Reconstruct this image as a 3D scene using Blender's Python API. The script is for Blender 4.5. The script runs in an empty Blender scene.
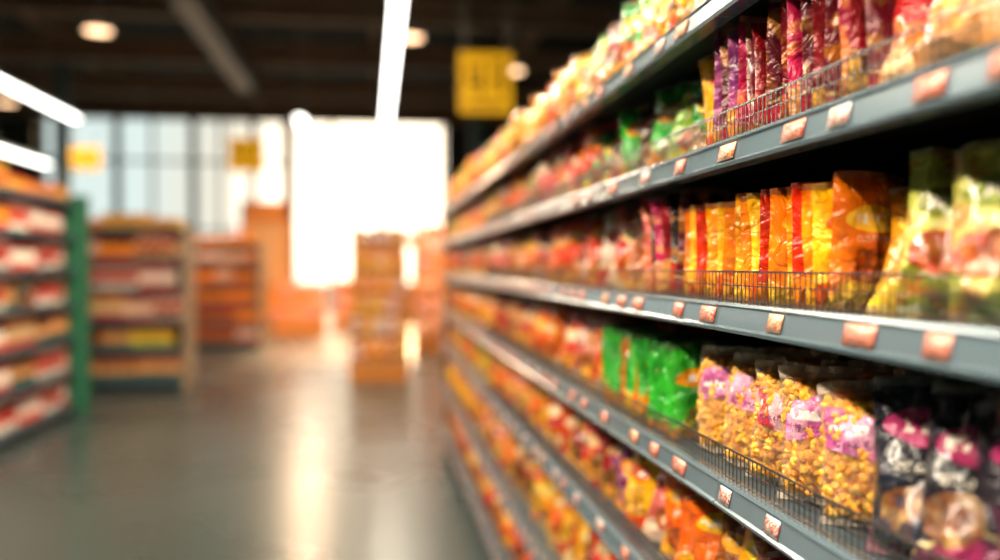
import bpy, math, random
import numpy as np
from mathutils import Vector, Matrix
random.seed(7); rng=np.random.default_rng(7)
S=bpy.context.scene
S.view_settings.view_transform='Standard'
S.view_settings.look='None'

def hx(h):
    h=h.lstrip('#'); r=[int(h[i:i+2],16)/255 for i in (0,2,4)]
    return tuple((c/12.92 if c<=.04045 else ((c+.055)/1.055)**2.4) for c in r)

# ---------------------------------------------------------------- nodes
class NT:
    def __init__(s,name):
        s.mat=bpy.data.materials.new(name); s.mat.use_nodes=True
        s.t=s.mat.node_tree; s.n=s.t.nodes; s.l=s.t.links
        s.n.clear(); s.out=s.n.new('ShaderNodeOutputMaterial')
    def put(s,sock,v):
        if v is None: return
        if hasattr(v,'node'): s.l.new(v,sock)
        elif isinstance(v,(tuple,list)):
            v=tuple(v)
            if len(sock.default_value)==4 and len(v)==3: v=v+(1,)
            sock.default_value=v
        else: sock.default_value=v
    def m(s,op,a,b=None,c=None,clamp=False):
        n=s.n.new('ShaderNodeMath'); n.operation=op; n.use_clamp=clamp
        s.put(n.inputs[0],a); s.put(n.inputs[1],b); s.put(n.inputs[2],c); return n.outputs[0]
    def mix(s,f,a,b):
        n=s.n.new('ShaderNodeMix'); n.data_type='RGBA'
        s.put(n.inputs[0],f); s.put(n.inputs[6],a); s.put(n.inputs[7],b); return n.outputs[2]
    def step(s,v,lo,hi,a=0.,b=1.):
        n=s.n.new('ShaderNodeMapRange'); n.interpolation_type='SMOOTHSTEP'
        s.put(n.inputs[0],v); n.inputs[1].default_value=lo; n.inputs[2].default_value=hi
        n.inputs[3].default_value=a; n.inputs[4].default_value=b; return n.outputs[0]
    def band(s,v,lo,hi,e=.01):
        return s.m('MULTIPLY',s.step(v,lo-e,lo+e),s.step(v,hi-e,hi+e,1.,0.))
    def attr(s,name,fac=False):
        n=s.n.new('ShaderNodeAttribute'); n.attribute_name=name
        return n.outputs['Fac'] if fac else n.outputs['Color']
    def noise(s,vec,scale,detail=2.,rough=.5,col=False):
        n=s.n.new('ShaderNodeTexNoise'); s.put(n.inputs['Vector'],vec); n.inputs['Scale'].default_value=scale
        n.inputs['Detail'].default_value=detail; n.inputs['Roughness'].default_value=rough
        return n.outputs['Color'] if col else n.outputs['Fac']
    def vor(s,vec,scale,col=False):
        n=s.n.new('ShaderNodeTexVoronoi'); s.put(n.inputs['Vector'],vec); n.inputs['Scale'].default_value=scale
        return n.outputs['Color'] if col else n.outputs['Distance']
    def comb(s,x,y,z):
        n=s.n.new('ShaderNodeCombineXYZ'); s.put(n.inputs[0],x); s.put(n.inputs[1],y); s.put(n.inputs[2],z); return n.outputs[0]
    def sep(s,v):
        n=s.n.new('ShaderNodeSeparateXYZ'); s.put(n.inputs[0],v); return n.outputs
    def tc(s,w='UV'):
        return s.n.new('ShaderNodeTexCoord').outputs[w]
    def bump(s,h,strength=.3,dist=.01):
        n=s.n.new('ShaderNodeBump'); n.inputs['Strength'].default_value=strength; n.inputs['Distance'].default_value=dist
        s.put(n.inputs['Height'],h); return n.outputs[0]
    def bsdf(s,base,rough=.5,metal=0.,spec=.5,coat=0.,normal=None,emit=None,estr=0.):
        n=s.n.new('ShaderNodeBsdfPrincipled')
        s.put(n.inputs['Base Color'],base); s.put(n.inputs['Roughness'],rough); s.put(n.inputs['Metallic'],metal)
        n.inputs['Specular IOR Level'].default_value=spec; n.inputs['Coat Weight'].default_value=coat
        n.inputs['Coat Roughness'].default_value=.12
        if normal is not None: s.put(n.inputs['Normal'],normal)
        if emit is not None: s.put(n.inputs['Emission Color'],emit); n.inputs['Emission Strength'].default_value=estr
        return n.outputs[0]
    def done(s,sh): s.l.new(sh,s.out.inputs[0]); return s.mat

def simple(name,col,rough=.5,metal=0.,nscale=8.,amt=.12,bump=0.,spec=.5,coat=0.):
    t=NT(name); o=t.tc('Object'); n=t.noise(o,nscale,4.)
    dark=tuple(c*(1-amt) for c in col); lite=tuple(min(1,c*(1+amt)) for c in col)
    b=t.mix(n,dark,lite)
    nr=t.bump(n,bump,.01) if bump else None
    return t.done(t.bsdf(b,rough,metal,spec,coat,nr))
def emis(name,col,strength):
    t=NT(name); return t.done(t.bsdf(col,.5,emit=col,estr=strength))

def film_material():
    t=NT('printed_foil_film'); uv=t.sep(t.tc('UV')); u,v=uv[0],uv[1]
    c1,c2,c3=t.attr('c1'),t.attr('c2'),t.attr('c3'); sd=t.attr('seed',True)
    z=t.m('MULTIPLY',sd,37.); p=t.comb(u,t.m('MULTIPLY',v,1.45),z)
    nz=t.noise(p,3.2,3.)
    sw=t.m('ADD',t.m('MULTIPLY',t.m('SINE',t.m('ADD',t.m('MULTIPLY',u,4.),z)),.10),t.m('ADD',v,t.m('MULTIPLY',nz,.25)))
    base=t.mix(t.step(sw,.30,.34),c2,c1)
    base=t.mix(t.m('MULTIPLY',t.band(sw,.34,.36,.006),.6),base,(.9,.7,.3))
    base=t.mix(t.m('MULTIPLY',t.step(nz,.5,.62),.5),base,c3)
    vc=t.sep(t.vor(p,9.,True)); vd=t.vor(p,9.)
    pic=t.mix(vc[0],c3,t.mix(.4,c3,(.9,.5,.06)))
    pic=t.mix(t.m('MULTIPLY',t.step(vd,.3,.65),.7),pic,(.16,.04,.01))
    px=t.m('ADD',.38,t.m('MULTIPLY',t.m('FRACT',t.m('MULTIPLY',sd,7.3)),.24)); py=t.m('ADD',.22,t.m('MULTIPLY',t.m('FRACT',t.m('MULTIPLY',sd,13.7)),.14))
    du=t.m('DIVIDE',t.m('SUBTRACT',u,px),.36); dv=t.m('DIVIDE',t.m('SUBTRACT',v,py),.15)
    r=t.m('ADD',t.m('ADD',t.m('MULTIPLY',du,du),t.m('MULTIPLY',dv,dv)),t.m('MULTIPLY',nz,1.1))
    base=t.mix(t.step(r,1.25,1.4,1.,0.),base,pic)
    by=t.m('ADD',.62,t.m('MULTIPLY',t.m('FRACT',t.m('MULTIPLY',sd,5.1)),.12))
    du=t.m('DIVIDE',t.m('SUBTRACT',u,.5),.42); dv=t.m('DIVIDE',t.m('SUBTRACT',v,by),.11)
    r=t.m('ADD',t.m('ADD',t.m('MULTIPLY',du,du),t.m('MULTIPLY',dv,dv)),t.m('MULTIPLY',nz,.6))
    base=t.mix(t.step(r,1.1,1.18,1.,0.),base,c2)
    tn=t.noise(t.comb(t.m('MULTIPLY',u,13.),t.m('MULTIPLY',v,9.),z),1.,1.)
    vb=t.m('SUBTRACT',v,by)
    let=t.m('MULTIPLY',t.m('MULTIPLY',t.step(tn,.50,.53),t.band(vb,-.035,.035)),t.band(u,.2,.8))
    base=t.mix(t.m('MULTIPLY',let,.9),base,(.9,.85,.72))
    tn=t.noise(t.comb(t.m('MULTIPLY',u,34.),t.m('MULTIPLY',v,60.),z),1.,1.)
    let=t.m('MULTIPLY',t.m('MULTIPLY',t.step(tn,.52,.56),t.band(v,.49,.54)),t.band(u,.25,.75))
    base=t.mix(t.m('MULTIPLY',let,.6),base,(.85,.8,.65))
    seal=t.m('ADD',t.step(v,.045,.055,1.,0.),t.step(v,.945,.955))
    base=t.mix(t.m('MULTIPLY',seal,.2),base,(.7,.65,.55))
    crimp=t.m('MULTIPLY',t.m('SINE',t.m('MULTIPLY',v,900.)),t.m('MULTIPLY',seal,.25))
    o=t.tc('Object')
    w=t.n.new('ShaderNodeTexNoise'); t.put(w.inputs['Vector'],o); w.inputs['Scale'].default_value=26; w.inputs['Detail'].default_value=3
    w.inputs['Distortion'].default_value=1.4
    h=t.m('ADD',w.outputs['Fac'],crimp)
    return t.done(t.bsdf(base,.25,.08,.6,.5,t.bump(h,.8,.016)))

def clear_material():
    t=NT('clear_film_with_label'); uv=t.sep(t.tc('UV')); u,v=uv[0],uv[1]
    c1=t.attr('c1'); c2=t.attr('c2'); sd=t.attr('seed',True); z=t.m('MULTIPLY',sd,37.)
    p=t.comb(u,t.m('MULTIPLY',v,1.5),z); nz=t.noise(p,2.5,2.)
    vv=t.m('ADD',v,t.m('MULTIPLY',t.m('SINE',t.m('ADD',t.m('MULTIPLY',u,3.),z)),.05))
    mask=t.m('MULTIPLY',t.band(vv,.48,.77,.006),t.band(u,.15,.82,.01))
    col=t.mix(t.step(nz,.46,.56),c1,c2)
    tn=t.noise(t.comb(t.m('MULTIPLY',u,12.),t.m('MULTIPLY',v,9.),z),1.,1.)
    col=t.mix(t.m('MULTIPLY',t.step(tn,.48,.51),t.m('MULTIPLY',t.band(v,.62,.69),t.band(u,.22,.75))),col,(.95,.9,.85))
    tn=t.noise(t.comb(t.m('MULTIPLY',u,40.),t.m('MULTIPLY',v,70.),z),1.,1.)
    col=t.mix(t.m('MULTIPLY',t.step(tn,.5,.54),t.m('MULTIPLY',t.band(v,.53,.59),t.band(u,.22,.75))),col,(.25,.05,.15))
    o=t.tc('Object'); bn=t.bump(t.noise(o,45.,3.,.6),.8,.012)
    opq=t.bsdf(col,.3,0,.6,.4,bn)
    tr=t.n.new('ShaderNodeBsdfTransparent'); tr.inputs[0].default_value=(.98,.97,.95,1)
    gl=t.n.new('ShaderNodeBsdfPrincipled'); gl.inputs['Base Color'].default_value=(.8,.7,.58,1); gl.inputs['Roughness'].default_value=.15; t.put(gl.inputs['Normal'],bn)
    lw=t.n.new('ShaderNodeLayerWeight'); lw.inputs[0].default_value=.3; t.put(lw.inputs['Normal'],bn)
    seal=t.m('ADD',t.step(v,.045,.055,1.,0.),t.step(v,.90,.93))
    ms=t.n.new('ShaderNodeMixShader'); t.put(ms.inputs[0],t.m('ADD',t.m('MULTIPLY',seal,.45),t.m('ADD',t.m('MULTIPLY',lw.outputs['Fresnel'],.5),.08),clamp=True))
    t.l.new(tr.outputs[0],ms.inputs[1]); t.l.new(gl.outputs[0],ms.inputs[2])
    m2=t.n.new('ShaderNodeMixShader'); t.put(m2.inputs[0],mask); t.l.new(ms.outputs[0],m2.inputs[1]); t.l.new(opq,m2.inputs[2])
    return t.done(m2.outputs[0])

def label_material():
    t=NT('jar_and_label'); uv=t.sep(t.tc('UV')); u,v=uv[0],uv[1]; c1,c2,c3=t.attr('c1'),t.attr('c2'),t.attr('c3')
    base=t.mix(t.band(v,.25,.72,.02),c1,c2); base=t.mix(t.step(v,.84,.86),base,c3)
    return t.done(t.bsdf(base,.35,0,.5,.2))
def tag_material():
    t=NT('price_ticket'); uv=t.sep(t.tc('UV')); u,v=uv[0],uv[1]; c1=t.attr('c1'); c2=t.attr('c2'); sd=t.attr('seed',True)
    n=t.noise(t.comb(t.m('MULTIPLY',u,9.),t.m('MULTIPLY',v,5.),t.m('MULTIPLY',sd,31.)),1.,1.)
    col=t.mix(t.m('MULTIPLY',t.step(n,.44,.48),t.band(v,.12,.85,.02)),c1,c2)
    n2=t.noise(t.comb(t.m('MULTIPLY',u,24.),t.m('MULTIPLY',v,12.),t.m('MULTIPLY',sd,31.)),1.,1.)
    col=t.mix(t.m('MULTIPLY',t.step(n2,.57,.6),t.band(u,.08,.92)),col,(.8,.72,.6))
    return t.done(t.bsdf(col,.4,0,.5,.3))

FILM=film_material(); CLEAR=clear_material(); JAR=label_material(); TAG=tag_material()
t=NT('golden_snack_pieces'); o=t.tc('Object'); c1=t.attr('c1')
NUG=t.done(t.bsdf(t.mix(t.noise(o,60.,3.),c1,t.mix(.5,c1,(.95,.6,.12))),.45,0,.5,0,t.bump(t.noise(o,220.,2.),.4,.003)))
STEEL=simple('shelf_grey_steel',hx('#586a75'),.36,.5,20,.08)
RAIL=simple('price_rail_plastic',hx('#5e7480'),.24,.25,12,.08,coat=.5)
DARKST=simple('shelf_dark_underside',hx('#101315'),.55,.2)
WIRE=simple('chrome_wire',hx('#85878a'),.25,.9)
t=NT('polished_concrete_floor'); o=t.tc('Object'); n1=t.noise(o,.6,5.); n2=t.noise(o,9.,5.)
b=t.mix(n1,hx('#2d3836'),hx('#414c49')); b=t.mix(t.m('MULTIPLY',n2,.3),b,hx('#4c534e'))
FLOORM=t.done(t.bsdf(b,t.m('ADD',.20,t.m('MULTIPLY',n1,.16)),0,.6,0.,t.bump(n2,.03,.01)))
CEILM=simple('ceiling_dark_paint',hx('#1a2426'),.8)
BEAMM=simple('beam_painted_steel',hx('#857a6a'),.6)
DUCTM=simple('duct_galvanised',hx('#9aa09c'),.45,.3)
WALLM=simple('wall_dark_panel',hx('#2b4041'),.7)
FRAMEM=simple('window_frame_teal',hx('#4a6e6e'),.5)
ORANGEM=simple('orange_laminate',hx('#f6963c'),.4)
WOODM=simple('pale_wood',hx('#e0a870'),.5,nscale=5,amt=.25)
TANM=simple('tan_end_panel',hx('#b89a7a'),.5)
GREENM=simple('green_panel',hx('#2a6a4c'),.45)
t=NT('yellow_sign_board'); YELM=t.done(t.bsdf(hx('#f2b412'),.4,emit=hx('#f2b010'),estr=.5))  # slight emission added so the board's yellow reads as lit
BLACKM=simple('sign_print_dark',hx('#4a3205'),.5)
HOUSE=simple('lamp_housing',hx('#b9bdbd'),.4)
LAMP=emis('lamp_diffuser',(1,.97,.9),9.)
DOWN=emis('downlight_lens',(1,.62,.35),5.)

# ---------------------------------------------------------------- mesh helpers
def link(ob,parent=None):
    S.collection.objects.link(ob)
    if parent: ob.parent=parent
    return ob
def empty(name,loc=(0,0,0)):
    e=bpy.data.objects.new(name,None); e.location=loc; e.empty_display_size=.2; S.collection.objects.link(e); return e
class MB:
    def __init__(s): s.v=[]; s.f=[]; s.m=[]
    def poly(s,pts,faces,mi=0):
        b=len(s.v); s.v+= [tuple(p) for p in pts]; s.f+=[tuple(b+i for i in f) for f in faces]; s.m+=[mi]*len(faces)
    def box(s,x0,x1,y0,y1,z0,z1,mi=0):
        s.poly([(x0,y0,z0),(x1,y0,z0),(x1,y1,z0),(x0,y1,z0),(x0,y0,z1),(x1,y0,z1),(x1,y1,z1),(x0,y1,z1)],
          [(3,2,1,0),(4,5,6,7),(0,1,5,4),(1,2,6,5),(2,3,7,6),(3,0,4,7)],mi)
    def exty(s,prof,y0,y1,mi=0):
        n=len(prof); pts=[(x,y0,z) for x,z in prof]+[(x,y1,z) for x,z in prof]
        fs=[(i,(i+1)%n,n+(i+1)%n,n+i) for i in range(n)]+[tuple(range(n-1,-1,-1)),tuple(range(n,2*n))]
        s.poly(pts,fs,mi)
    def cyl(s,p0,p1,r,seg=12,mi=0,r1=None):
        p0=Vector(p0);p1=Vector(p1);r1=r if r1 is None else r1
        d=(p1-p0).normalized(); a=d.orthogonal().normalized(); b=d.cross(a)
        ring=[(math.cos(2*math.pi*i/seg),math.sin(2*math.pi*i/seg)) for i in range(seg)]
        pts=[p0+(a*c+b*q)*r for c,q in ring]+[p1+(a*c+b*q)*r1 for c,q in ring]
        fs=[(i,(i+1)%seg,seg+(i+1)%seg,seg+i) for i in range(seg)]+[tuple(range(seg-1,-1,-1)),tuple(range(seg,2*seg))]
        s.poly(pts,fs,mi)
    def obj(s,name,mats,parent=None,bevel=0.,loc=(0,0,0)):
        me=bpy.data.meshes.new(name); me.from_pydata(s.v,[],s.f); 
        for m in (mats if isinstance(mats,list) else [mats]): me.materials.append(m)
        me.polygons.foreach_set('material_index',s.m); me.update()
        ob=bpy.data.objects.new(name,me); ob.location=loc; link(ob,parent)
        if bevel:
            md=ob.modifiers.new('bevel','BEVEL'); md.width=bevel; md.segments=2; md.limit_method='ANGLE'
        return ob

class Goods:
    def __init__(s): s.V=[];s.F=[];s.U=[];s.C=[[],[],[]];s.S=[];s.M=[];s.n=0
    def add(s,tpl,R,tr,cols,seed,mi=0,sc=(1,1,1)):
        V,F,U=tpl; W=(V*np.array(sc))@np.array(R).T+np.array(tr)
        s.V.append(W); s.F.append(F+s.n); s.U.append(U); s.n+=len(V)
        for i in range(3): s.C[i].append(np.tile(np.array(tuple(cols[i])+(1.,)),(len(V),1)))
        s.S.append(np.full(len(V),seed)); s.M.append(np.full(len(F),mi))
    def obj(s,name,mats,parent=None):
        V=np.concatenate(s.V);F=np.concatenate(s.F);U=np.concatenate(s.U)
        me=bpy.data.meshes.new(name); me.vertices.add(len(V)); me.vertices.foreach_set('co',V.astype(np.float32).ravel())
        me.loops.add(F.size); me.loops.foreach_set('vertex_index',F.astype(np.int32).ravel())
        me.polygons.add(len(F)); me.polygons.foreach_set('loop_start',np.arange(0,F.size,4,dtype=np.int32))
        me.update(calc_edges=True)
        for m in mats: me.materials.append(m)
        me.polygons.foreach_set('material_index',np.concatenate(s.M).astype(np.int32))
        me.polygons.foreach_set('use_smooth',np.ones(len(F),dtype=bool))
        ul=me.uv_layers.new(name='UVMap'); ul.data.foreach_set('uv',U[F.ravel()].astype(np.float32).ravel())
        for i in range(3):
            a=me.attributes.new('c%d'%(i+1),'FLOAT_COLOR','POINT'); a.data.foreach_set('color',np.concatenate(s.C[i]).astype(np.float32).ravel())
        a=me.attributes.new('seed','FLOAT','POINT'); a.data.foreach_set('value',np.concatenate(s.S).astype(np.float32))
        me.update()
        return link(bpy.data.objects.new(name,me),parent)

def gridfaces(nu,nv,off=0,flip=False):
    i,j=np.meshgrid(np.arange(nu-1),np.arange(nv-1),indexing='ij'); a=(i*nv+j).ravel()+off
    q=np.stack([a,a+nv,a+nv+1,a+1],1); return q[:,::-1] if flip else q
def bag(kind,nu,nv):
    u,v=np.meshgrid(np.linspace(0,1,nu),np.linspace(0,1,nv),indexing='ij')
    s=.05; vp=np.clip((v-s)/(1-2*s),0,1); a=np.abs(2*u-1)
    ph=rng.uniform(0,6.28,8); k=rng.integers(3,6,4)
    cu=np.clip(1-a**2.4,0,1)**.6
    if kind in('pillow','clear','core'): cv=np.clip(1-np.abs(2*vp-1)**2.6,0,1)**.55
    elif kind=='pouch': cv=np.where(vp<.12,(np.clip(vp/.12,0,1))**.5,np.clip(1-(vp-.12)/.88,0,1)**.75)
    else: cv=np.clip(1-np.abs(2*vp-1)**4,0,1)**.6
    T=.5*cu*cv
    pinch={'pillow':.09,'clear':.1,'core':.1}.get(kind,.03)
    W=1-pinch*np.clip(np.sin(np.pi*vp),0,1)**.7
    st=0. if kind in('clear','core') else 1.
    x=(u-.5)*W+ st*.012*np.sin(7*v+ph[0])
    wa={'clear':.5,'core':0.}.get(kind,1.)
    def wr(p):
        d=np.minimum(vp,1-vp)
        return wa*(.17*np.cos(2*np.pi*k[0]*u+p)*np.exp(-d/.13)*cu+ .09*np.sin(9*u+11*v+p)*cu*cv*st
          +.08*np.sin(17*v-8*u+2*p)*cu*cv+.07*np.sin(23*u+5*v+3*p)*cu*cv)
    bend=.10*np.sin(2*np.pi*1.3*u+ph[1])*(1-cv)+st*.18*np.sin(2.2*v+ph[2])
    yf=-T-wr(ph[3])+bend; yb=T*.9+wr(ph[4])*.6+bend
    z=v+ .01*np.sin(5*u+ph[5])*v
    z=z-.03*a**3*(v>.7)*rng.uniform(0,1.5)
    Vf=np.stack([x,yf,z],-1).reshape(-1,3); Vb=np.stack([x,yb,z],-1).reshape(-1,3)
    m=((a>=.999)|(v<=0)|(v>=1)).reshape(-1); mid=(Vf[m]+Vb[m])/2; Vf[m]=mid; Vb[m]=mid
    V=np.concatenate([Vf,Vb]); F=np.concatenate([gridfaces(nu,nv),gridfaces(nu,nv,nu*nv,True)])
    U=np.stack([u,v],-1).reshape(-1,2); U=np.concatenate([U,U])
    return V,F,U
TP={}
for kd in ('pillow','pouch','thin','clear','core'):
    TP[kd,1]=[bag(kd,19,26) for _ in range(8)]; TP[kd,0]=[bag(kd,9,12) for _ in range(5)]
def nugget():
    n=4; g=np.linspace(-1,1,n); V=[];F=[];o=0
    for ax in range(3):
        for sg in (-1,1):
            a,b=np.meshgrid(g,g,indexing='ij'); P=np.zeros((n,n,3)); P[...,ax]=sg; P[...,(ax+1)%3]=a*sg; P[...,(ax+2)%3]=b
            V.append(P.reshape(-1,3)); F.append(gridfaces(n,n,o)); o+=n*n
    V=np.concatenate(V); V/=np.linalg.norm(V,axis=1,keepdims=True)
    q=V*rng.uniform(1,3)+rng.uniform(0,6,3); V=V*(1+.22*np.sin(q*3).prod(1,keepdims=True)+.12*np.sin(5*q[:,:1]+3*q[:,1:2]))
    return V,np.concatenate(F),np.zeros((len(V),2))
NG=[nugget() for _ in range(6)]
def lathe(prof,seg=12):
    n=len(prof); th=np.linspace(0,2*np.pi,seg+1); V=[];U=[]
    H=prof[-1][1]
    for t_ in th:
        for r,z in prof: V.append((r*math.cos(t_),r*math.sin(t_),z)); U.append((t_/6.283,z/H))
    return np.array(V),gridfaces(seg+1,n),np.array(U)
JARS=[lathe([(.001,0),(.46,.0),(.5,.04),(.5,.74),(.4,.84),(.44,.845),(.44,.99),(.001,1.)]),
      lathe([(.001,0),(.48,.0),(.5,.03),(.47,.06),(.47,.94),(.5,.97),(.48,1.),(.001,1.)]),
      lathe([(.001,0),(.4,.0),(.42,.05),(.42,.5),(.18,.74),(.16,.84),(.2,.85),(.2,.98),(.001,1.)])]
def boxtpl():
    V=[];F=[];U=[];o=0
    for ax in range(3):
        for sg in (-1,1):
            for a,b in ((-1,-1),(1,-1),(1,1),(-1,1)):
                p=[0,0,0]; p[ax]=sg*.5; p[(ax+1)%3]=a*.5*sg; p[(ax+2)%3]=b*.5; p[2]+=.5; V.append(p); U.append(((a+1)/2,p[2]) )
            F.append((o,o+1,o+2,o+3)); o+=4
    return np.array(V,float),np.array(F),np.array(U,float)
BOX=boxtpl()
def Rz(a): c,s=math.cos(a),math.sin(a); return np.array([[c,-s,0],[s,c,0],[0,0,1]])
def Rx(a): c,s=math.cos(a),math.sin(a); return np.array([[1,0,0],[0,c,-s],[0,s,c]])
def Ry(a): c,s=math.cos(a),math.sin(a); return np.array([[c,0,s],[0,1,0],[-s,0,c]])
rad=math.radians

P={k:tuple(hx(c) for c in v) for k,v in {
 'yellow':('#f6b008','#e0480c','#f7c020'),'gold':('#f0a008','#f9c82c','#b8600a'),'orange':('#f26a08','#ffb81a','#d8380a'),
 'ored':('#e8400c','#ffa012','#9c1808'),'red':('#c8141a','#f0c890','#f0981a'),'maroon':('#5c0c1c','#a31830','#c9852b'),
 'dred':('#8c0f18','#e4a03a','#2a0606'),'green':('#1f8a2a','#f2c81a','#d3290f'),'lgreen':('#a8b82a','#f4dc4a','#c4301a'),
 'olive':('#b8b04a','#7e8a24','#c83a1c'),'cream':('#e6d99a','#3d4a24','#b8a83a'),'white':('#ecd9c4','#c8301c','#e0902a'),
 'purple':('#7a2a62','#f3a21c','#c4608a'),'magenta':('#b01a48','#e0a060','#f09a3a'),'navy':('#12141f','#a02a5c','#2c3044'),
 'pinknavy':('#1a1826','#c03c74','#8a5070'),'brown':('#a0501c','#f0a830','#c8641c'),'teal':('#2f7a4a','#f0c030','#e8801a'),
 'rose':('#d8685c','#f4d0b0','#a82420'),'bright':('#2fae28','#f5900e','#128a30'),'black':('#1c100c','#c82c18','#c8871c'),
 'peach':('#f09040','#d8401c','#f7c060'),'rw':('#d8401c','#f0e0d0','#b0201a'),'tj':('#2a5a50','#e8a060','#c84020'),
 'wr':('#e8dccc','#c82c18','#d84a20'),'dk':('#2a1a18','#8c2018','#3a5a48'),'amber':('#f08c08','#f8b418','#e0500a'),
 'gleaf':('#6a9a20','#e8d040','#c42818'),'dgreen':('#1c5a24','#3a8a3a','#a8b020'),
 'flame':('#d82c08','#f28a10','#a01408'),'sun':('#f8b410','#e85c0a','#f0d040'),'tang':('#f07a0a','#f8c030','#e85008')}.items()}
def jit(c,a=.12):
    f=random.uniform(1-a,1+a); return tuple(min(1,max(0,x*f*random.uniform(1-a/2,1+a/2))) for x in c)
def pal(names):
    p=P[random.choice(names)]; return [jit(c) for c in p]

X0=.62; YEND=8.3
def fill(g,zs,y0,y1,kind,names,w,h,th,mode='F',rows=2,run=2,sp=None):
    y=y0; idx=0
    cur=random.choice(names); left=0
    while y<y1:
        if left<=0:
            if mode=='S' and run==1: cur=names[idx%len(names)]; idx+=random.choice((1,1,2))
            else: cur=random.choice(names)
            left=random.randint(1,run)
        left-=1
        hi=1 if y<3.0 else 0
        if mode=='S': step=(sp or .027)*random.uniform(.8,1.2)
        else: step=w*random.uniform(.58,.78)
        for r in range(rows if y<5.5 else 1):
            if mode=='S' and r>0: break
            ww=w*random.uniform(.9,1.06); hh=h*random.uniform(.91,1.0)
            ja=.22 if mode=='S' else .14
            cols=[jit(c,ja) for c in P[cur]]
            rol=7
            if mode=='S':
                ang=rad(random.uniform(2,16)); tilt=rad(random.uniform(-5,2)); tt=th*random.uniform(.85,1.15)
                cx=X0+.022+ww/2*math.cos(ang)+random.uniform(0,.010); rol=3
            elif mode=='L':
                ang=rad(random.uniform(-60,-30)); tilt=rad(random.uniform(-24,-6)); tt=th
                cx=X0+.02+ww/2*math.cos(ang)+tt/2+r*(tt+.03)
            else:
                ang=rad(random.uniform(-80,-40)); tilt=rad(random.uniform(-14,-1)); tt=th*random.uniform(.85,1.15)
                cx=X0+.014+ww/2*math.cos(ang)+tt/2+r*(th+.045)
            R=Rz(ang)@Ry(rad(random.uniform(-rol,rol)))@Rx(tilt)
            g.add(random.choice(TP[kind,hi if r<2 else 0]),R,(cx,y+(0 if mode=='S' else random.uniform(-.008,.008)),zs+.004),cols,random.random(),0,(ww,tt,hh))
        y+=step

ZT={'A':2.14,'B':1.868,'C':1.582,'D':1.267,'E':.965,'F':.565,'G':.20}
gA=Goods()
fill(gA,ZT['A'],.9,1.9,'pillow',['maroon','magenta','purple'],.16,.23,.06)
fill(gA,ZT['A'],1.9,3.0,'pillow',['gleaf','yellow','lgreen','green','maroon'],.16,.24,.06)
fill(gA,ZT['A'],3.0,8.1,'pillow',['yellow','gold','orange','peach','amber','lgreen'],.18,.25,.08)
gA.obj('chip_bags',[FILM])
gB=Goods()
fill(gB,ZT['B'],.55,.92,'pillow',['dgreen'],.15,.225,.05)
fill(gB,ZT['B'],.95,1.10,'pouch',['magenta','red','maroon'],.14,.225,.05)
fill(gB,ZT['B'],1.12,1.56,'thin',['maroon','dred','maroon','magenta'],.15,.228,.026,'S',run=1,sp=.034)
fill(gB,ZT['B'],1.58,1.68,'thin',['purple','green','maroon'],.15,.23,.03,'S',sp=.04,run=1)
fill(gB,ZT['B'],1.70,2.75,'pillow',['green','black','gleaf','green','yellow','bright'],.19,.238,.06,'L',run=1)
fill(gB,ZT['B'],2.75,3.6,'pillow',['red','ored','rose','green'],.17,.235,.05)
fill(gB,ZT['B'],3.6,8.1,'pillow',['yellow','orange','teal','gold','red','peach'],.18,.235,.07)
gB.obj('snack_packets',[FILM])
gC=Goods()
fill(gC,ZT['C'],.55,.86,'pouch',['cream','olive','cream'],.15,.22,.06,run=1)
fill(gC,ZT['C'],.90,1.04,'pouch',['lgreen','olive'],.15,.225,.06,run=1)
fill(gC,ZT['C'],1.08,1.17,'pillow',['gold','gold'],.17,.205,.06,'L',rows=1)
fill(gC,ZT['C'],1.21,1.86,'thin',['tang','flame','sun','tang','amber','flame','gold'],.14,.20,.034,'S',run=1,sp=.040)
fill(gC,ZT['C'],1.88,2.14,'thin',['maroon','black','dred','magenta'],.16,.235,.034,'S',sp=.044,run=1)
fill(gC,ZT['C'],2.17,3.3,'pillow',['dred','red','brown','rose','white','ored'],.17,.24,.06,'L',run=1)
fill(gC,ZT['C'],3.3,8.1,'pillow',['red','ored','orange','peach','brown','rose','dred'],.18,.235,.07)
gC.obj('candy_packets',[FILM])
gD=Goods()
fill(gD,ZT['D'],1.90,2.5,'thin',['bright','green','bright','orange'],.16,.215,.036,'S',run=1,sp=.044)
fill(gD,ZT['D'],2.54,3.4,'pillow',['red','rose','orange','brown'],.17,.235,.06,'F',3,1)
fill(gD,ZT['D'],3.4,8.1,'pillow',['orange','red','peach','brown','yellow','ored','dred'],.18,.24,.07,'F',2,1)
gD.obj('sweet_packets',[FILM])
gN=Goods()
fill(gN,ZT['D'],.50,1.10,'pouch',['navy','pinknavy','navy'],.155,.245,.07,'F',3,1)
gN.obj('coffee_pouches',[FILM])
gP=Goods(); y=1.21
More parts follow.
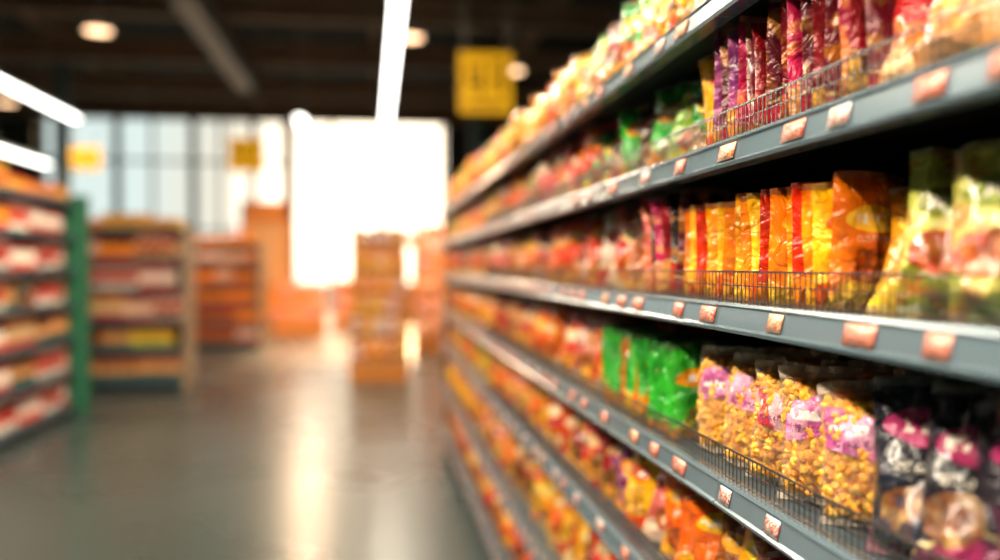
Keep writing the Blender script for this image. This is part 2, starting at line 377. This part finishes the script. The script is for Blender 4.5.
while y<1.87:
    for r in range(2):
        ww,hh,tt=.128*random.uniform(.95,1.05),.218*random.uniform(.95,1.05),.08
        ang=rad(random.uniform(-60,-46)); R=Rz(ang)@Ry(rad(random.uniform(-5,5)))@Rx(rad(random.uniform(-7,-1)))
        tr=np.array((X0+.05+ww*.25+r*.12,y,ZT['D']+.004)); tpl=random.choice(TP['clear',1])
        cols=[hx('#c25a9a'),hx('#eaa8c8'),hx('#f0b020')] if random.random()<.65 else [hx('#e8b8c0'),hx('#c83a4a'),hx('#f0b020')]
        gP.add(tpl,R,tr,cols,random.random(),0,(ww,tt,hh))
        cg=hx('#d88a18'); gP.add(TP['core',0][0],R,tr+np.array((0,0,.012)),[cg]*3,0.,1,(ww*.86,tt*.62,hh*.86))
        for _ in range(230 if r==0 else 90):
            u=random.uniform(.07,.93); v=random.uniform(.08,.85); a=abs(2*u-1); vp=min(1,max(0,(v-.05)/.9))
            T=.5*(1-a**2.4)**.6*(1-abs(2*vp-1)**2.6)**.55
            yy=-T*.72 if random.random()<.85 else random.uniform(-T,T)*.8
            rr=random.uniform(.0068,.0098)
            loc=R@np.array(((u-.5)*ww*.84,yy*tt,v*hh))+tr
            e=rng.uniform(0,6.28,3); RR=Rz(e[0])@Rx(e[1])@Ry(e[2])
            cc=jit(hx(random.choice(['#ffb824','#f7a51f','#f0951c','#ffc850','#e0881c'])))
            gP.add(random.choice(NG),RR,loc,[cc,cc,cc],0.,1,(rr*1.35,rr,rr*.7))
    y+=.132
gP.obj('clear_snack_bags',[CLEAR,NUG])
gE=Goods()
fill(gE,ZT['E'],1.1,1.75,'pillow',['brown','gold','dred'],.17,.22,.06,'F',3,1)
fill(gE,ZT['E'],1.75,2.5,'pillow',['yellow','purple','orange','purple','rose'],.17,.22,.06,'F',3,1)
fill(gE,ZT['E'],2.5,3.2,'pillow',['dred','black','red'],.17,.22,.05,'F',3,1)
fill(gE,ZT['E'],3.2,8.1,'pillow',['orange','peach','yellow','red','ored','lgreen'],.18,.23,.07,'F',2,1)
gE.obj('biscuit_bags',[FILM])
gF=Goods()
fill(gF,ZT['F'],1.8,8.1,'pillow',['orange','gold','yellow','dred','peach','ored','red'],.19,.29,.09,'F',3,1)
gF.obj('crisp_bags',[FILM])
gF=Goods()
fill(gF,ZT['G'],2.4,8.1,'pillow',['orange','gold','brown','dred','peach','ored'],.19,.27,.09,'F',2,1)
gF.obj('pretzel_bags',[FILM])

# ---------------------------------------------------------------- main shelving run
run=empty('supermarket_shelf')
mb=MB(); rl=MB(); wr=MB(); tg=Goods()
Y0=-.4
for k,z in ZT.items():
    y=Y0
    while y<YEND-.01:
        y1=min(y+.97,YEND)
        rl.exty([(a,b+z) for a,b in [(.642,.004),(.616,.004),(.6125,-.001),(.616,-.005),(.6095,-.036),(.605,-.040),(.607,-.046),(.642,-.046)]],y,y1-.003)
        mb.box(.642,1.12,y,y1-.002,z-.008,z-.001,0)
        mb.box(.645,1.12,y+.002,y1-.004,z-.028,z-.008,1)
        if z>.3: mb.poly([(.95,y,z-.03),(1.13,y,z-.03),(1.13,y,z-.13),(.95,y+.004,z-.03),(1.13,y+.004,z-.03),(1.13,y+.004,z-.13)],[(0,2,1),(3,4,5),(0,3,5,2),(0,1,4,3)],1)
        y=y1
    y=.72+random.uniform(0,.1)
    while y<YEND-.2:
        wd=random.uniform(.045,.075)
        sel=random.random()
        if sel<.5: c=[hx('#d88a70'),hx('#c83c24'),(1,1,1)]
        elif sel<.7: c=[hx('#d8b088'),hx('#d06028'),(1,1,1)]
        else: c=[hx('#ccd0d0'),hx('#c04a34'),(1,1,1)]
        xa,za,xb,zb=.6075,z-.034,.6140,z-.006
        V=np.array([(xa,y+wd,za),(xa,y,za),(xb,y,zb),(xb,y+wd,zb),(xa+.001,y+wd,za),(xa+.001,y,za),(xb+.001,y,zb),(xb+.001,y+wd,zb)])
        F=np.array([(0,1,2,3),(7,6,5,4),(1,5,6,2),(0,3,7,4),(3,2,6,7),(0,4,5,1)]); U=np.array([(0,0),(1,0),(1,1),(0,1)]*2)
        tg.add((V,F,U),np.eye(3),(-.0012,0,0),c,random.random())
        y+=wd+random.choice([.07,.10,.14,.18,.22])
    if k in 'BCDE':
        x=.628; ym=5.0; zz=z+.004
        for hz,th in ((.054,.0018),(.030,.0009),(.004,.0012)): wr.box(x-th,x+th,.3,ym,zz+hz-th,zz+hz+th)
        yy=.3
        while yy<ym:
            wr.box(x-.0009,x+.0009,yy-.0009,yy+.0009,zz,zz+.054); yy+=.0165
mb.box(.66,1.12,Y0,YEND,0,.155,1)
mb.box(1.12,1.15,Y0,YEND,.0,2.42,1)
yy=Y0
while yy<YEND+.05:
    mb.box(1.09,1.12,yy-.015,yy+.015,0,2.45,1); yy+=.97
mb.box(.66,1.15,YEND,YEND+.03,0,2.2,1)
mb.obj('shelf_boards',[STEEL,DARKST],run); rl.obj('price_rails',[RAIL],run); wr.obj('wire_guards',[WIRE],run); tg.obj('price_tickets',[TAG],run)

# ---------------------------------------------------------------- distant gondolas
def gondola(name,x,y,rot,length,depth,height,levels,pals,toppals,endmat=None,double=False):
    e=empty(name,(x,y,0)); e.rotation_euler[2]=rot
    m=MB(); g=Goods()
    m.box(0,length,0,depth,0,.14,1)
    by=depth/2 if double else depth-.03
    m.box(0,length,by-.015,by+.015,.1,height,1)
    for xx in (0,length-.05): m.box(xx,xx+.05,by-.03,by+.03,0,height+.05,0)
    m.box(-.03,0,0,depth,0,height,1)
    m.box(length,length+.05,0,depth*.6,0,height,2)
    zs=[.15+i*(height-.15)/levels for i in range(levels+1)]
    gap=zs[1]-zs[0]
    for i,z in enumerate(zs):
        for side in ((0,by-.02,1),)+(((by+.02,depth,-1),) if double else ()):
            m.box(.0,length,side[0],side[1],z-.03,z,1)
            f=side[0] if side[2]==1 else side[1]
            m.box(.0,length,f-.02,f+.02,z-.06,z+.006,3)
            xx=.06
            while xx<length-.08:
                p=random.choice(pals[i%len(pals)] if i<levels else toppals); kind=random.random(); w=random.uniform(.09,.14); hgt=gap*random.uniform(.62,.8) if i<levels else random.uniform(.12,.2)
                for q in range(random.randint(3,6)):
                    if xx>length-.08: break
                    for r in range(2):
                        yy2=f+side[2]*(.08+r*(w+.02)); cc=[jit(c) for c in P[p]]
                        if kind<.6: g.add(JARS[int(kind*5)],np.eye(3),(xx,yy2,z+.001),cc,random.random(),0,(w*.95,w*.95,hgt))
                        elif kind<.8: g.add(BOX,np.eye(3),(xx,yy2,z+.001),cc,random.random(),0,(w*.93,w*.9,hgt))
                        else: g.add(TP['pillow',0][q%5],Rz(0 if side[2]==1 else math.pi),(xx,yy2,z+.001),cc,random.random(),1,(w,.07,hgt))
                    xx+=w
    m.obj('frame',[STEEL,DARKST,endmat or STEEL,RAIL],e); g.obj('goods',[JAR,FILM],e)
    return e
warm=['ored','red','rw','wr','orange','rw']
gondola('grocery_shelf',-3.27,5.6,rad(90),4.9,.9,2.36,6,[['rw','ored','wr'],['tj','rw','wr'],['rw','tj','red'],['tj','wr','red'],['rw','orange','wr']],['orange','ored','yellow'],GREENM)
gondola('grocery_shelf',-4.12,12.5,0,1.62,1.0,2.15,5,[['red','tj','rw'],['dk','teal','tj'],['wr','red','rose'],['rw','rose','wr'],['ored','rw','red']],['orange','gold','yellow'],TANM,True)
gondola('grocery_shelf',-3.5,18.5,0,1.25,1.0,2.1,5,[['ored','rw','rose']],['orange'],TANM,True)
gondola('grocery_shelf',-7.3,14.5,0,2.4,1.0,2.1,5,[warm],['orange','gold'],WOODM,True)
gondola('grocery_shelf',-7.8,19.0,0,3.2,1.0,2.2,5,[['orange','ored','peach','gold']],['orange','gold'],WOODM,True)
gp=MB(); gp.box(-3.38,-3.15,10.62,10.72,0,2.36,0); gp.box(-4.2,-3.15,10.62,10.72,2.36,2.44,0); gp.box(-4.2,-4.04,10.62,10.72,0,2.36,0); gp.obj('shelf_end_frame',[GREENM],None,.01)

def promo(name,x,y,w,d,steps,pals):
    e=empty(name,(x,y,0)); m=MB(); g=Goods()
    n=len(steps)
    for i,h in enumerate(steps):
        y0=d*i/n; m.box(0,w,y0,y0+d/n,0,h-.02,0); m.box(-.02,w+.02,y0-.02,y0+d/n,h-.02,h,1)
        m.box(-.01,w+.01,y0-.025,y0-.005,h-.02,h+.04,1)
        xx=.09
        while xx<w-.05:
            for r in range(2):
                g.add(random.choice(TP['pillow',0]),Rz(rad(random.uniform(-15,15)))@Rx(rad(-10)),(xx,y0+.08+r*.12,h+.01),pal(pals),random.random(),0,(.19,.09,.30*random.uniform(.8,1.1)))
            xx+=.17
    m.obj('stand',[ORANGEM,WOODM],e,.008); g.obj('goods',[FILM],e); return e
promo('promo_display',-.32,13.0,.85,1.6,[.25,.55,.85,1.15,1.5,1.95],['gold','amber','yellow','peach','wr'])
promo('promo_display',-2.35,22.0,1.2,1.0,[.3,.6,.9],['orange','rose','peach'])
promo('promo_display',-1.0,24.5,1.4,1.0,[.3,.6,.95],['orange','rose','wr'])
promo('promo_display',.85,17.0,1.0,1.6,[.3,.7,1.1,1.5,1.9,2.2],['wr','rose','peach'])
k=empty('checkout_kiosk',(-3.9,27.6,0)); m=MB()
m.box(0,1.5,0,.9,0,1.05,0); m.box(-.05,1.55,-.05,.95,1.05,1.12,1)
m.box(0,.16,.3,.6,1.1,3.6,0); m.box(1.34,1.5,.3,.6,1.1,3.6,0); m.box(0,1.5,.3,.6,3.0,3.6,0); m.box(.3,.7,.1,.4,1.12,1.6,2)
m.box(.16,1.34,.42,.48,1.12,3.1,3)
m.obj('kiosk_body',[ORANGEM,WOODM,BLACKM,simple('kiosk_pale_panel',hx('#f6b878'),.5)],k,.01)
k=empty('checkout_kiosk',(-.6,28.6,0)); m=MB()
m.box(0,2.4,0,.9,0,1.05,0); m.box(-.05,2.45,-.05,.95,1.05,1.12,1); m.box(.2,.6,.3,.6,1.12,1.55,2); m.box(1.9,1.98,.4,.48,1.1,2.5,1); m.box(1.7,2.2,.42,.46,2.3,2.7,0)
m.obj('kiosk_body',[ORANGEM,WOODM,BLACKM],k,.01)

# ---------------------------------------------------------------- room shell
XL,XR,YB,YF,ZC=-15.,12.,-5.,34.,8.0
def box_obj(name,a,mat,bevel=0): m=MB(); m.box(*a); return m.obj(name,mat,None,bevel)
box_obj('floor',(XL,XR,YB,YF+.3,-.1,0),FLOORM)
box_obj('ceiling',(XL,XR,YB,YF+.3,ZC,ZC+.1),CEILM)
box_obj('wall_left',(XL-.2,XL,YB,YF+.3,0,ZC),WALLM)
box_obj('wall_right',(XR,XR+.2,YB,YF+.3,0,ZC),WALLM)
box_obj('wall_rear',(XL,XR,YB-.2,YB,0,ZC),WALLM)
m=MB(); m.box(XL,-11.6,YF,YF+.3,0,ZC); m.box(2.75,XR,YF,YF+.3,0,ZC); m.box(-11.6,2.75,YF,YF+.3,7.2,ZC)
m.obj('wall_front',WALLM)
m=MB()
for x in (-11.6,-9.2,-7.9,-6.56,-5.5,-4.43,2.6): m.box(x,x+(.26 if x in(-9.2,-6.56,-4.43) else .10),YF-.02,YF+.14,0,7.2,0)
m.box(-3.25,-2.8,YF-.1,YF+.14,0,7.2,1); m.box(-1.55,-1.4,YF-.02,YF+.14,0,7.2,1); m.box(.3,.48,YF-.02,YF+.14,0,7.2,1)
for z in (0.,2.9,5.4): m.box(-11.6,-2.9,YF,YF+.10,z,z+.10,0)
m.box(-11.6,2.75,YF,YF+.10,7.1,7.2,0)
m.obj('window_1',[FRAMEM,simple('window_post_copper',hx('#d08a58'),.5)])
m=MB()
for y in (6,10.5,15,19.5,24,28.5,33.2): 
    m.box(XL,XR,y,y+.28,7.35,7.42); m.box(XL,XR,y,y+.28,6.85,6.92); m.box(XL,XR,y+.12,y+.16,6.9,7.4)
    x=XL
    while x<XR-1: m.poly([(x,y+.1,6.92),(x+.08,y+.1,6.92),(x+.68,y+.1,7.36),(x+.6,y+.1,7.36),(x,y+.06,6.92),(x+.08,y+.06,6.92),(x+.68,y+.06,7.36),(x+.6,y+.06,7.36)],[(3,2,1,0),(4,5,6,7),(0,1,5,4),(2,3,7,6),(1,2,6,5),(3,0,4,7)]); x+=1.2
for x in (-12,-8,-4,0,4,8): m.box(x,x+.2,YB,YF,7.42,ZC)
m.box(XL,XR,33.2,33.6,7.0,ZC)
m.obj('ceiling_beams',BEAMM)
m=MB(); m.box(-3.55,-3.12,16.5,25.,6.35,6.75); 
for y in (17,20,23): m.box(-3.35,-3.31,y,y+.04,6.7,8.)
m.obj('air_duct',DUCTM,None,.03)
for cx,cy in ((-8.9,27.),(3.0,27.),(-8.6,17.)):
    m=MB(); m.box(cx,cx+.35,cy,cy+.35,0,8.); m.box(cx-.06,cx+.41,cy-.06,cy+.41,0,.3); m.obj('steel_column',FRAMEM,None,.02)

def tube(x,y0,y1,z,w=.16,energy=None,col=(1,.83,.62)):
    e=empty('linear_ceiling_or_fill_light',(x,(y0+y1)/2,z)); L=(y1-y0)/2
    m=MB(); m.box(-w/2,w/2,-L,L,.02,.10,0); m.box(-w/2+.01,w/2-.01,-L+.01,L-.01,.0,.02,1)
    yy=-L+.3
    while yy<L: m.cyl((0,yy,.1),(0,yy,8.0-z),.008,6,0); yy+=2.5
    m.obj('housing',[HOUSE,LAMP],e)
    if energy:
        ld=bpy.data.lights.new('lamp','AREA'); ld.shape='RECTANGLE'; ld.size=w; ld.size_y=2*L-.1; ld.energy=energy; ld.color=col
        lo=bpy.data.objects.new('lamp',ld); lo.location=(0,0,-.01); link(lo,e)
tube(.35,11.2,22.5,5.15,.18,260)
tube(-7.0,13.,22.8,5.15,.2,320)
tube(-8.45,21.5,25.2,4.3,.2)
tube(-1.7,-3.,3.,4.0,.3,450)  # added fill lamp out of view, brightens the near aisle
tube(-1.7,4.5,8.6,5.15,.3,560)  # added unseen fill lamp for the aisle and the left shelving
tube(-.2,-3.,1.5,4.0,.3,170)  # added fill lamp above the camera, out of view
tube(5.5,5.,20.,5.4,.2,120)
tube(-1.6,20.5,25.5,4.95,.2,420,(1,.66,.40))  # added warm fill lamp, brightens the shaded kiosk and display fronts
for x,y in ((-4.78,16.8),(.69,16.5),(2.98,19.),(-9.15,24.4)):
    e=empty('downlight',(x,y,5.8)); m=MB(); m.cyl((0,0,0),(0,0,.22),.26,20,0,.16); m.cyl((0,0,-.005),(0,0,0),.22,20,1); m.cyl((0,0,.2),(0,0,2.2),.012,6,0)
    m.obj('shade',[HOUSE,DOWN],e)
    ld=bpy.data.lights.new('bulb','SPOT'); ld.energy=1500; ld.color=(1,.6,.3); ld.spot_size=rad(130); ld.spot_blend=.7; ld.shadow_soft_size=.15
    lo=bpy.data.objects.new('bulb',ld); lo.location=(0,0,-.03); link(lo,e)
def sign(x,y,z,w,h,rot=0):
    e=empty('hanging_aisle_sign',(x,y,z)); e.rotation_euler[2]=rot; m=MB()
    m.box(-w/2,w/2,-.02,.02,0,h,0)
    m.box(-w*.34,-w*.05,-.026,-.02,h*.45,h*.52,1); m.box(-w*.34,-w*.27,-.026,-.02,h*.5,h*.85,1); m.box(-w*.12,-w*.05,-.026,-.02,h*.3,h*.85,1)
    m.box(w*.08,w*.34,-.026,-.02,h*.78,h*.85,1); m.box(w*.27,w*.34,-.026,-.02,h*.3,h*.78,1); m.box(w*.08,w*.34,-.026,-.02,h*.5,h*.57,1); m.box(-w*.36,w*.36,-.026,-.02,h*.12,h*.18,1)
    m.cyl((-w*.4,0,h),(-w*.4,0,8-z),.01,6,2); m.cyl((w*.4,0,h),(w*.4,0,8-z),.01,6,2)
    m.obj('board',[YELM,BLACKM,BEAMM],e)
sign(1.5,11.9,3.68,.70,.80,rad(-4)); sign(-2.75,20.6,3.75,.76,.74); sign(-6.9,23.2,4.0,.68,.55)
box_obj('ground_outside',(-40,40,YF+.3,90,-.15,-.02),simple('pavement',hx('#b9b2a6'),.8))

# ---------------------------------------------------------------- light
w=bpy.data.worlds.new('World'); S.world=w; w.use_nodes=True; nt=w.node_tree; nt.nodes.clear()
o=nt.nodes.new('ShaderNodeOutputWorld'); bg=nt.nodes.new('ShaderNodeBackground'); tc=nt.nodes.new('ShaderNodeTexCoord')
dp=nt.nodes.new('ShaderNodeVectorMath'); dp.operation='DOT_PRODUCT'; d=Vector((.02,1,.07)).normalized(); dp.inputs[1].default_value=d
nt.links.new(tc.outputs['Generated'],dp.inputs[0])
mr=nt.nodes.new('ShaderNodeMapRange'); mr.interpolation_type='SMOOTHSTEP'
nt.links.new(dp.outputs['Value'],mr.inputs[0]); mr.inputs[1].default_value=.982; mr.inputs[2].default_value=1.; mr.inputs[3].default_value=.97; mr.inputs[4].default_value=4.2
nt.links.new(mr.outputs[0],bg.inputs[1])
mx=nt.nodes.new('ShaderNodeMix'); mx.data_type='RGBA'; m2=nt.nodes.new('ShaderNodeMapRange'); nt.links.new(dp.outputs['Value'],m2.inputs[0]); m2.inputs[1].default_value=.965; m2.inputs[2].default_value=.994
nt.links.new(m2.outputs[0],mx.inputs[0]); mx.inputs[6].default_value=(.80,.94,.90,1); mx.inputs[7].default_value=(1,.84,.62,1)
nt.links.new(mx.outputs[2],bg.inputs[0]); nt.links.new(bg.outputs[0],o.inputs[0])
sl=bpy.data.lights.new('sun','SUN'); sl.energy=3.; sl.color=(1,.62,.32); sl.angle=rad(3)
so=bpy.data.objects.new('sun',sl); link(so); so.rotation_euler=Vector((.06,1,.38)).to_track_quat('Z','Y').to_euler()

# ---------------------------------------------------------------- camera
cd=bpy.data.cameras.new('camera'); cam=bpy.data.objects.new('camera',cd); link(cam)
cd.sensor_width=36; cd.lens=32.4; cam.location=(0,0,1.65)
a=math.atan(128/900); cam.rotation_euler=(rad(90-.89),0,-a)
cd.clip_start=.05; cd.clip_end=300
cd.dof.use_dof=True; cd.dof.focus_distance=1.5; cd.dof.aperture_fstop=.95; cd.dof.aperture_blades=0
S.camera=cam
